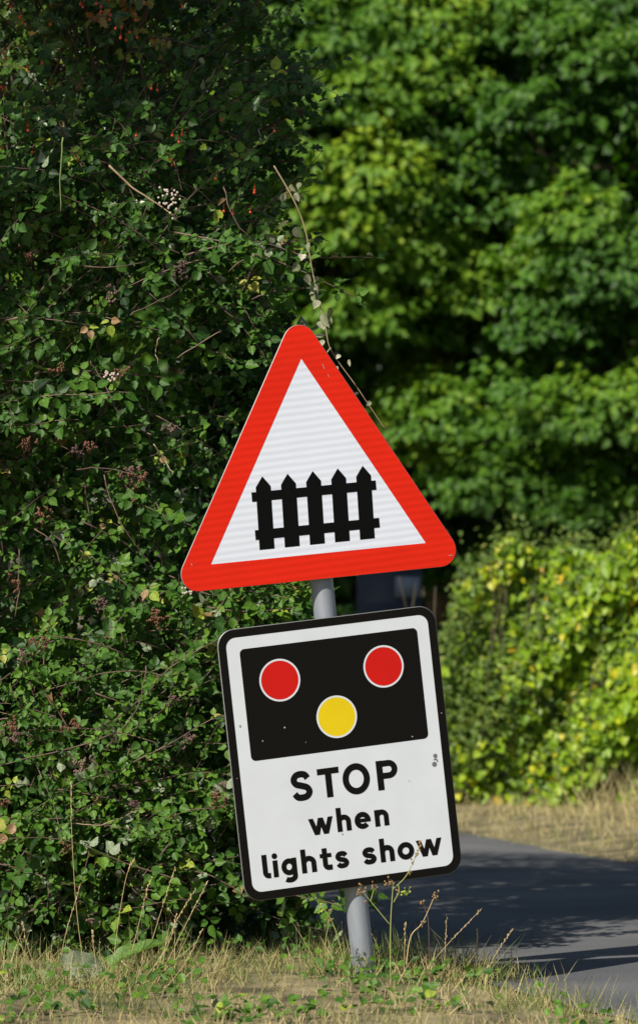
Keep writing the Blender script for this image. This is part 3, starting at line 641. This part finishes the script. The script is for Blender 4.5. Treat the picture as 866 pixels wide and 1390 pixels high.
# ---- trees beyond the lane ----------------------------------------
def tree(name, C, rad, n_clump, per, lf, mat, label, trunk_xy, zlow, seed, tint0=.45, tpl=L_MAPLE, cl=(.30, .55), group='broadleaved trees beyond the lane', extra=()):
    r_ = np.random.default_rng(seed); C = np.array(C, float); rad = np.array(rad, float)
    root = empty(name, (trunk_xy[0], trunk_xy[1], 0)); tag(root, label, 'tree', group)
    wood = MB(); top = C + np.array([0, 0, rad[2] * .5])
    tk = cr_spline([(trunk_xy[0], trunk_xy[1], -.2), (trunk_xy[0] + .1, trunk_xy[1], 1.0), tuple((np.array([trunk_xy[0], trunk_xy[1], 1]) + C) / 2 + np.array([.1, 0, .2])), tuple(C), tuple(top)], 7)
    wood.tube(tk, .19, .04, k=12)
    cen, cr_ = [], []
    while len(cen) < n_clump:
        d = norm(r_.normal(size=3)); d[1] = -abs(d[1]) if r_.random() < .8 else d[1]
        p = C + d * rad * r_.uniform(.72, 1.02)
        if p[2] < zlow: continue
        if noise.noise(Vector(p * 1.1 + seed)) < -.12: continue
        cen.append(p); cr_.append(r_.uniform(*cl))
        if r_.random() < .5:
            s0 = np.array(tk[r_.integers(10, len(tk))]); wood.tube(cr_spline([s0, (s0 + p) / 2 + np.array([0, 0, -.15]), p], 5), .03, .006, k=5)
    for (x, y, Yd, rr_) in extra: cen.append(px(x, y, Yd)); cr_.append(rr_)
    n_clump = len(cen); cen = np.array(cen); cr_ = np.array(cr_)
    ci = r_.integers(0, n_clump, n_clump * per)
    d = norm(r_.normal(size=(len(ci), 3))); d[:, 2] = np.where(d[:, 2] < -.3, -d[:, 2], d[:, 2])
    rr = r_.uniform(.35, 1.0, len(ci)) ** .5
    wob = 1 + .42 * np.sin(d[:, 0] * 6 + ci) * np.sin(d[:, 2] * 7 + ci * 1.7) + .1 * np.sin(d[:, 1] * 13 + ci * 2.3)
    P = cen[ci] + d * (rr * cr_[ci] * wob)[:, None] * np.array([1, 1, .62]); P[:, 2] -= .30 * (d[:, 0] ** 2 + d[:, 1] ** 2) * cr_[ci]
    n = norm(d * .7 + np.array([-.15, -.35, .75]) + r_.normal(0, .38, (len(ci), 3)))
    al = norm(d * np.array([1, 1, .2]) + r_.normal(0, .5, (len(ci), 3)) + np.array([0, 0, -.45]))
    tint = np.clip(tint0 - .04 + .21 * np.sin(ci * 12.9) + r_.normal(0, .12, len(ci)) + .16 * d[:, 2], 0, 1)  # tint rises toward clump tops: lit tops and shaded undersides put into the colour
    # inner leaves that close the crown, their low tint painting its inner shade
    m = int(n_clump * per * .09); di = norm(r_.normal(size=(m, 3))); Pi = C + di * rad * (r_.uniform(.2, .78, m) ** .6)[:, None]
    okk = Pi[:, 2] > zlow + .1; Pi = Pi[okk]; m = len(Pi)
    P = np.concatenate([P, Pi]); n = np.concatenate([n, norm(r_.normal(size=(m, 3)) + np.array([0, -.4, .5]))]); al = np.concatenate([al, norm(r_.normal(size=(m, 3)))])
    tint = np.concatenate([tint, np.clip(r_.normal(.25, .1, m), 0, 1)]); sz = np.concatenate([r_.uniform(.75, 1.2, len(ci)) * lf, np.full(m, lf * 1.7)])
    me = leaves_mesh('crown', tpl, P, frames(n, al), sz, tint); link('crown', me, mat, root)
    wood.build('trunk', M_bark, root, smooth=True)
    return root
GT = 'broadleaved trees beyond the lane'
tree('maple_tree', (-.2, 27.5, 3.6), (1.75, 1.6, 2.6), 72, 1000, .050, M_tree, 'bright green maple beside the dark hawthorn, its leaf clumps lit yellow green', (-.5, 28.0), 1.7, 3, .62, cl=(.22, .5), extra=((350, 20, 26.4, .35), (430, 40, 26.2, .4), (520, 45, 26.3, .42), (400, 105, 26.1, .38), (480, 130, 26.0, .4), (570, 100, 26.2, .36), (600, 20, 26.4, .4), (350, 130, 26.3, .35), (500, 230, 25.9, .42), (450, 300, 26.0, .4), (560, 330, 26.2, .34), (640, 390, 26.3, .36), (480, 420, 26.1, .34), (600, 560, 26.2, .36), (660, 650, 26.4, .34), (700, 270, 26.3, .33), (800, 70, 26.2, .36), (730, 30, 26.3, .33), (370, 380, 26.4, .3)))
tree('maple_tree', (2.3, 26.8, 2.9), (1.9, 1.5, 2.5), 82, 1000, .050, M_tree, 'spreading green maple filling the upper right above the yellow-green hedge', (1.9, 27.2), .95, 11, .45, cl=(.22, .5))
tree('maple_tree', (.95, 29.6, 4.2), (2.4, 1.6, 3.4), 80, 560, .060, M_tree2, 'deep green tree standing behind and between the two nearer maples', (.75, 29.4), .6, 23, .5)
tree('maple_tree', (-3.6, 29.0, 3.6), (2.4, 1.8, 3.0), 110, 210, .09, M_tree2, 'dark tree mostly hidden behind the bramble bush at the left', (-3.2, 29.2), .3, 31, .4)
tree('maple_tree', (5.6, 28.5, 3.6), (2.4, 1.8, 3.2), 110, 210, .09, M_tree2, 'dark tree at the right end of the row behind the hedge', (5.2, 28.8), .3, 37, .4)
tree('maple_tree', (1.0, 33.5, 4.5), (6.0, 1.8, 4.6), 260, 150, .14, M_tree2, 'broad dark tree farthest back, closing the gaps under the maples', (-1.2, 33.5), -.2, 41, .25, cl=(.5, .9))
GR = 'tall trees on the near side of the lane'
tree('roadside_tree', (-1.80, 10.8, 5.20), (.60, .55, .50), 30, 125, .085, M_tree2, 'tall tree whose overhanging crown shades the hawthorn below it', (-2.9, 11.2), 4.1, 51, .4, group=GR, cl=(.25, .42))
tree('roadside_tree', (-3.9, 18.7, 6.8), (1.7, 1.5, 1.7), 120, 120, .10, M_tree2, 'tall tree beyond the bramble bush, shading the lane behind the sign', (-4.1, 18.9), 4.2, 57, .4, group=GR, cl=(.35, .6))

# ---- yellow-green hedge across the lane ---------------------------
hedge = empty('climber_hedge', (2.0, 21.3, 0))
tag(hedge, 'sunlit yellow-green hedge smothered in bindweed leaves on the far side of the lane', 'hedge')
def hedge_top(X): return np.interp(X, [.5, .62, .8, 1.05, 1.3, 1.7, 2.2, 3.5, 5], [.45, 1.02, 1.17, 1.22, 1.25, 1.22, 1.3, 1.35, 1.2]) + .05 * np.sin(X * 9) + .03 * np.sin(X * 23)
def hedge_front(X, Z): return 20.75 + .28 * (Z / 1.3) ** 2 + .10 * np.sin(X * 5.3 + Z * 3) + .07 * np.sin(X * 11 - Z * 9) - .10 * (X > 9)
def hedge_pts(m, x0, x1, dep, seed, z0=0.0):
    r_ = np.random.default_rng(seed); X = r_.uniform(x0, x1, m); Z = z0 + (hedge_top(X) - z0) * r_.random(m) ** .9; Y = hedge_front(X, Z) + r_.exponential(dep, m) - .03
    keep = r_.random(m) < np.where(X > 2.3, .55, 1); return np.stack([X, Y, Z], 1)[keep]
P = hedge_pts(34000, .52, 5, .10, 5, .02)
nn = nz3(P, 3.0, 9.0); prob = np.clip((P[:, 0] - .55) / .75, .12, 1) * np.clip(.8 + nn * 1.2, .25, 1)
P = P[rng.random(len(P)) < prob]; m = len(P)
nr = norm(np.array([-.15, -.8, .5]) + rng.normal(0, .35, (m, 3)))
ti = np.clip(.52 + .5 * nz3(P, 2.2, 3.3) + rng.normal(0, .2, m), 0, .93); ye = rng.random(m) < .045; ti[ye] = rng.uniform(.95, 1, ye.sum())
me = leaves_mesh('climber_leaves', L_HEART, P, frames(nr, norm(np.array([0, 0, -1.0]) + rng.normal(0, .4, (m, 3)))), rng.uniform(.026, .056, m), ti); link('climber_leaves', me, M_climb, hedge)
P = hedge_pts(56000, .46, 5, .22, 6); P[:, 2] += rng.exponential(.045, len(P)); m = len(P)
me = leaves_mesh('twiggy_leaves', L_OVAL, P, frames(norm(np.array([-.1, -.5, .6]) + rng.normal(0, .55, (m, 3))), rand_dir(m)), rng.uniform(.018, .036, m), np.clip(rng.normal(.4, .22, m), 0, 1)); link('twiggy_leaves', me, M_olive, hedge)
mb = MB()
for i in range(110):
    X = rng.uniform(.55, 3.2); h_ = float(hedge_top(X)); Y = float(hedge_front(X, .4)) + .35
    mb.tube(cane_path((X, Y, 0), norm(np.array([rng.normal(0, .2), rng.normal(-.05, .1), 1])), h_ * rng.uniform(.8, 1.12), 8, 0), .006, .002, k=4)
mb.build('stems', M_bark, hedge)

# ---- dark shrubs under the trees ----------------------------------
def shrub(C, rad, n, lf, label, seed, mat=None):
    r_ = np.random.default_rng(seed); C = np.array(C, float)
    root = empty('shade_shrub', (C[0], C[1], 0)); tag(root, label, 'shrub', 'shrubs in the shade beyond the lane')
    d = norm(r_.normal(size=(n, 3))); wob = 1 + .2 * np.sin(d[:, 0] * 7 + seed) * np.sin(d[:, 2] * 8)
    P = C + d * np.array(rad) * (wob * r_.uniform(.5, 1, n) ** .4)[:, None]; P = P[P[:, 2] > 0.0]; m = len(P)
    me = leaves_mesh('foliage', L_OVAL, P, frames(norm(r_.normal(size=(m, 3)) + np.array([0, -.4, .7])), norm(r_.normal(size=(m, 3)))), r_.uniform(.8, 1.2, m) * lf, r_.random(m)); link('foliage', me, mat or M_tree2, root)
    mb = MB()
    for i in range(9): mb.tube(cane_path((C[0] + r_.normal(0, .1), C[1] + r_.normal(0, .1), 0), norm(np.array([r_.normal(0, .4), r_.normal(0, .4), 1])), rad[2] * 1.3, 6, 0), .012, .004, k=5)
    mb.build('stems', M_bark, root)
shrub((-.9, 22.5, .5), (.9, .6, .9), 5000, .06, 'low dark shrub across the lane behind the bramble bush', 1)
shrub((-2.8, 23.0, .5), (1.3, .7, 1.0), 5000, .07, 'wide dark shrub across the lane at the far left', 2)
shrub((.1, 25.3, .3), (1.0, .5, .62), 4500, .06, 'small dark shrub under the maples beside the cabinet', 3)

# ---- cabinet in the shade -----------------------------------------
M_cab = noisy(pmat('dark_blue_grey_paint', (.035, .045, .06), .5), (.018, .024, .036), (.03, .037, .05), 5)
M_pan = pmat('pale_panel', (.19, .23, .27), .7)
cab = empty('equipment_cabinet', (.37, 24.2, 0))
tag(cab, 'dark equipment cabinet with a pale grey panel standing in the shade beneath the trees', 'cabinet')
mb = MB(); mb.box((-.17, -.14, .06), (.17, .14, 1.22)); b_ = mb.build('body', M_cab, cab, world=False)
mb = MB(); mb.box((-.19, -.165, 1.222), (.19, .165, 1.26)); mb.build('roof', M_cab, cab, world=False)
mb = MB(); mb.box((-.20, -.18, -.05), (.20, .18, .058)); mb.build('plinth', pmat('plinth_concrete', (.3, .29, .27), .9), cab, world=False)
mb = MB(); mb.box((.028, -.150, .956), (.160, -.1405, 1.065)); mb.build('panel', M_pan, cab, world=False)
mb = MB(); mb.box((-.155, -.146, .12), (.155, -.1402, .93)); mb.build('door', M_cab, cab, world=False)

# ------------------------------------------------------------------ grass
BL = blade_tpl()
def grass(name, X, Y, hgt, tint, wid, lean=.35, z0=0.0):
    m = len(X); P = np.stack([X, Y, ground_z(X, Y) - .005 + z0], 1)
    up = norm(np.array([0, 0, 1.0]) + rng.normal(0, lean, (m, 3)) * np.array([1, 1, .2])); nr = rand_dir(m) * np.array([1, 1, .2]) + np.array([0, -.3, 0])
    return leaves_mesh(name, BL, P, frames(nr, up), hgt, tint, wid)
m = 62000; X = rng.uniform(-2.6, 1.6, m); Y = rng.uniform(8.8, 14.8, m); d = RN[0] * X + RN[1] * Y + .10 * rng.normal(size=m)
ok = (d < NEAR + .02) & (nz3(np.stack([X, Y, X * 0], 1), 9, 5) + rng.normal(0, .12, m) > -.12); X, Y = X[ok], Y[ok]
nn = nz3(np.stack([X, Y, X * 0], 1), 2.6, 1.0)
hh = rng.uniform(.02, .07, len(X)) * (1 + 1.3 * np.clip(nn, -.4, 1)) * np.where((Y > 11.8) & (X > -.05), 1.7, 1); ti = np.clip(.66 - .5 * nn + rng.normal(0, .22, len(X)), 0, 1)
tag(link('verge_grass', grass('verge_grass', X, Y, hh, ti, rng.uniform(.0018, .0035, len(X)), .5), M_grass), 'short dry and green grass on the near verge around the post', 'grass', kind='stuff')
m = 26000; X = rng.uniform(-1.5, 5, m); Y = rng.uniform(14, 21.6, m); d = RN[0] * X + RN[1] * Y
ok = (d > FAR_ + .03 * rng.normal(size=m)) & (Y < 21.2); X, Y, d = X[ok], Y[ok], d[ok]
edge = np.clip((d - FAR_) / .45, 0, 1)
hh = rng.uniform(.025, .085, len(X)) * (.6 + .6 * edge); ti = np.clip(.48 + .4 * edge + rng.normal(0, .17, len(X)) + .35 * nz3(np.stack([X, Y, X * 0], 1), 1.5, 3), 0, 1)
tall = (X > 1.12 + .1 * rng.normal(size=len(X))) & (Y > 19.2) & (rng.random(len(X)) < .5); hh[tall] *= 3.0
tag(link('far_verge_grass', grass('far_verge_grass', X, Y, hh, ti, rng.uniform(.003, .006, len(X)), .45), M_grass), 'strip of dry straw coloured grass between the lane and the hedge', 'grass', kind='stuff')

m = 9000; X = rng.uniform(-2.4, 1.2, m); Y = rng.uniform(10.6, 13.2, m); nn = nz3(np.stack([X, Y, X * 0], 1), 3.1, 8.0)
ok = (RN[0] * X + RN[1] * Y < NEAR - .08) & (nn + rng.normal(0, .07, m) > .22 - .12 * (X < -.3)); X, Y = X[ok], Y[ok]; m = len(X)
Pw = np.stack([X, Y, ground_z(X, Y) + rng.uniform(.005, .06, m)], 1)
me = leaves_mesh('ground_cover', L_ROUND, Pw, frames(norm(np.array([-.1, -.5, 1.0]) + rng.normal(0, .4, (m, 3))), rand_dir(m)), rng.uniform(.012, .030, m), np.clip(rng.normal(.5, .2, m), 0, .95))
tag(link('ground_cover', me, M_bramble), 'patches of small leafy weeds among the verge grass', 'weeds', kind='stuff')

# individual dry grass stalks in front of the brambles
def stalk(pts, Yd, label, head=True, r=.0011, name='dry_grass_stalk', group='dry grass stalks at the foot of the brambles'):
    b0 = px(*pts[0], Yd); b0[2] = 0; root = empty(name, tuple(b0)); tag(root, label, 'grass stalk', group)
    W = [b0] + [px(x, y, Yd) for x, y in pts[1:]]; P = cr_spline(W, 6)
    mb = MB(); mb.tube(P, r, r * .5, k=4); mb.build('stem', M_straw, root)
    if head:
        mb = MB(); n = len(P)
        for i in range(n - 6, n - 1):
            for s_ in range(3): mb.ball(np.array(P[i]) + (np.array(P[i + 1]) - np.array(P[i])) * rng.random() + rng.normal(0, .0012, 3), .0015, sq=(.8, .8, 2.6))
        mb.build('seed_head', M_straw, root)
ST = [([(120, 1350), (105, 1240), (98, 1130), (97, 1060)], 11.9, 'tall dry grass stalk rising straight through the pale leaves at lower left'),
      ([(150, 1350), (160, 1260), (172, 1190), (183, 1167)], 11.9, 'bent dry grass stalk just right of the tallest one'),
      ([(165, 1350), (190, 1250), (202, 1200)], 11.85, 'dry grass stalk rising from behind the green dock leaf'),
      ([(185, 1350), (215, 1250), (238, 1178)], 11.9, 'tallest dry grass stalk leaning right beside the plate'),
      ([(200, 1350), (235, 1260), (266, 1207)], 11.8, 'dry stalk leaning right, its seed head level with the plate corner'),
      ([(205, 1350), (250, 1260), (283, 1195)], 11.85, 'green-tan stalk leaning farthest right toward the plate corner'),
      ([(170, 1350), (225, 1290), (240, 1240)], 11.7, 'short dry stalk in the middle of the fan of stalks'),
      ([(60, 1350), (40, 1290), (30, 1250)], 11.9, 'short stalk leaning left at the edge of the photo'),
      ([(90, 1350), (85, 1290), (110, 1200)], 11.95, 'thin stalk crossing behind the pale leaf'),
      ([(140, 1350), (128, 1290), (126, 1262)], 11.7, 'short stalk in front of the pale leaf'),
      ([(210, 1350), (250, 1310), (275, 1262)], 11.7, 'low stalk leaning over to the right below the brambles')]
for a, b, c_ in ST: stalk(a, b, c_)
ST2 = [([(560, 1350), (600, 1290), (654, 1233)], 12.1, 'tan stalk leaning right on the verge edge, tallest beside the lane'),
       ([(600, 1350), (604, 1290), (606, 1243)], 12.1, 'upright tan stalk on the verge edge by the lane'),
       ([(640, 1350), (645, 1300), (648, 1262)], 12.2, 'short upright stalk near the tip of the verge grass'),
       ([(655, 1350), (670, 1300), (695, 1262)], 12.2, 'rightmost bent stalk over the asphalt'),
       ([(548, 1350), (549, 1290), (550, 1252)], 12.0, 'short upright stalk just right of the umbel weed')]
for a, b, c_ in ST2: stalk(a, b, c_, group='dry grass stalks beside the lane')
# tufts of taller grass: bottom left and along the verge edge, individually placed
tufts = [(215, 1340, 11.9, 60, .17, .8), (150, 1345, 11.7, 60, .13, .75), (75, 1345, 11.7, 60, .14, .7), (15, 1345, 11.8, 54, .17, .6), (270, 1345, 12.0, 36, .10, .65), (560, 1325, 12.45, 90, .11, .35), (610, 1325, 12.35, 80, .10, .45), (520, 1330, 12.3, 90, .11, .45), (655, 1330, 12.25, 60, .075, .5), (460, 1335, 12.2, 70, .09, .55), (430, 1330, 12.5, 50, .08, .5), (585, 1345, 12.0, 80, .085, .75), (690, 1338, 12.15, 36, .045, .5)]
tlab = ['sprawling fan-shaped tuft of straw grass left of the plate', 'straw tuft beneath the green dock leaf', 'grass tuft left of the pale dock leaf', 'grass tuft at the lower left edge', 'short tuft just left of the plate foot', 'green tuft on the verge right of the umbel weed', 'green tuft farther along the verge edge', 'yellowing tuft at the foot of the umbel weed', 'low tuft near the tip of the verge', 'straw tuft hugging the left side of the post', 'short tuft in shade left of the post', 'dry tuft in front of the green ones beside the lane', 'last tiny tuft where the verge meets the asphalt']
for (x, y, Yd, n, h_, tm), lb in zip(tufts, tlab):
    c0 = px(x, y, Yd); n *= 2
    up = norm(np.array([.25 if x == 215 else 0, 0, 1.0]) + rng.normal(0, .42, (n, 3))); up[:, 2] = abs(up[:, 2]); P = np.array([c0[0], Yd, 0.02]) + rng.normal(0, 1, (n, 3)) * np.array([.05, .04, 0])
    me = leaves_mesh('grass_tuft', BL, P - np.array([c0[0], Yd, 0]), frames(rand_dir(n) + np.array([0, -.5, 0]), up), rng.uniform(.5, 1.15, n) * h_, np.clip(rng.normal(tm, .2, n), 0, 1), rng.uniform(.002, .004, n))
    o = link('grass_tuft', me, M_grass); o.location = (c0[0], Yd, 0); tag(o, lb, 'grass tuft', 'grass tufts on the near verge')

# ---- dock leaves ---------------------------------------------------
M_dock = leafmat('dock_leaf', [(0, (.10, .20, .04)), (1, (.14, .26, .05))], .5, .3, under=(.30, .36, .24))
def big_leaf(root, P0, along, nrm, L, Wd, name='leaf', flip=False):
    nl, nw = 10, 8; Vv = []
    M = frames(np.array([nrm], float), np.array([along], float))[0]
    for i in range(nl + 1):
        t = i / nl; half = Wd * (math.sin(math.pi * min(1, t * .75 + .22)) ** .8) * (1 + .14 * math.sin(t * 31) + .08 * math.sin(t * 57 + 1))
        for j in range(nw + 1):
            s_ = (j / nw - .5) * 2; zz_ = .10 * L * abs(s_) ** 1.5 + .03 * L * math.sin(t * 14 + s_ * 4) * abs(s_) - .35 * L * t * t
            Vv.append(M @ np.array([s_ * half * (1 + .08 * math.sin(t * 25)), t * L, zz_]) + P0)
    Fc = [[i * (nw + 1) + j, i * (nw + 1) + j + 1, (i + 1) * (nw + 1) + j + 1, (i + 1) * (nw + 1) + j] for i in range(nl) for j in range(nw)]
    if flip: Fc = [f[::-1] for f in Fc]
    mb = MB(); mb.add(Vv, Fc, .5); mb.build(name, M_dock, root, smooth=True)
dock = empty('dock_plant', (-.72, 11.75, 0)); tag(dock, 'broad-leaved dock plant with a pale leaf at the foot of the brambles', 'plant')
big_leaf(dock, px(88, 1318, 11.9), (.75, -.2, .45), (.25, -.9, .55), .115, .048, flip=True)
big_leaf(dock, px(150, 1312, 11.85), (.75, .1, .75), (-.45, -.45, .7), .15, .03)
big_leaf(dock, px(70, 1340, 11.7), (-.7, -.2, .5), (0, -.6, .8), .12, .05)
big_leaf(dock, px(175, 1345, 11.7), (.8, -.2, .35), (0, -.6, .8), .10, .035)
mb = MB(); mb.tube([(-.66, 11.77, -.02), px(95, 1335, 11.75)], .003, k=5); mb.tube([(-.6, 11.8, -.02), px(135, 1325, 11.8)], .003, k=5); mb.build('stalks', M_green, dock)

# ---- umbel weeds in front of the plate -----------------------------
M_ustem = pmat('weed_stem', (.30, .34, .09), .6); M_seed = pmat('brown_seed', (.30, .19, .08), .7); M_useed = pmat('green_seed', (.34, .42, .05), .6)
def weed(base, Yd, stems, heads, label, mat=M_ustem, name='umbel_weed'):
    b0 = px(*base, Yd); b0[2] = 0; root = empty(name, tuple(b0)); tag(root, label, 'weed', 'umbel weeds around the post')
    mb = MB()
    for pts in stems:
        W = [px(x, y, Yd) for x, y in pts]
        if pts[0] == base: W[0] = b0
        mb.tube(cr_spline(W, 6), .0019 if pts[0] == base else .0013, .0009, k=5)
    mb.build('stem', mat, root, smooth=True)
    for (x, y, n, sp, g) in heads:
        mb = MB()
        for j in range(n):
            c0 = px(x + rng.normal(0, sp), y + rng.normal(0, sp), Yd + rng.normal(0, .006)); mb.ball(c0, rng.uniform(.0016, .0032), sq=(1, .8, 1.1)); mb.tube([c0, px(x, y + 4, Yd)], .0005, k=3, cap=False)
        mb.build('seed_head', M_useed if g else M_seed, root)
weed((530, 1345), 11.72, [[(530, 1345), (530, 1260), (533, 1207), (533, 1200)], [(529, 1255), (510, 1232), (492, 1210)], [(533, 1207), (548, 1193), (556, 1180), (565, 1160), (570, 1148)], [(534, 1225), (542, 1212), (552, 1210)], [(503, 1223), (506, 1212), (507, 1206)], [(540, 1200), (542, 1210), (538, 1214)]],
     [(489, 1208, 12, 4, 0), (528, 1198, 12, 3, 0), (551, 1211, 12, 4, 1), (506, 1205, 7, 2.5, 0), (556, 1184, 4, 2, 0), (561, 1170, 4, 2, 0), (564, 1160, 4, 2, 0), (568, 1151, 4, 2, 0), (571, 1146, 3, 2, 0), (540, 1209, 5, 2, 0), (496, 1223, 3, 2, 0)],
     'branching umbel weed with brown seeds rising in front of the plate, right of the post')
weed((548, 1350), 11.9, [[(548, 1350), (556, 1276), (573, 1253), (588, 1220)], [(573, 1255), (578, 1250)]], [(590, 1216, 8, 3, 0), (573, 1255, 4, 2, 0)], 'brown curved weed stem just right of the branching umbel weed', M_straw)
weed((475, 1350), 11.85, [[(475, 1350), (462, 1285), (450, 1250), (438, 1232)], [(441, 1300), (443, 1270), (448, 1250)]], [(434, 1233, 8, 3, 1), (447, 1248, 8, 3, 0), (448, 1236, 5, 2, 0)], 'green weed stem with small seeds leaning left of the post')
weed((580, 1355), 12.0, [[(580, 1355), (582, 1300), (581, 1250), (574, 1225)]], [(574, 1224, 3, 2, 0)], 'dark thin weed stem standing against the shaded lane', M_cane)
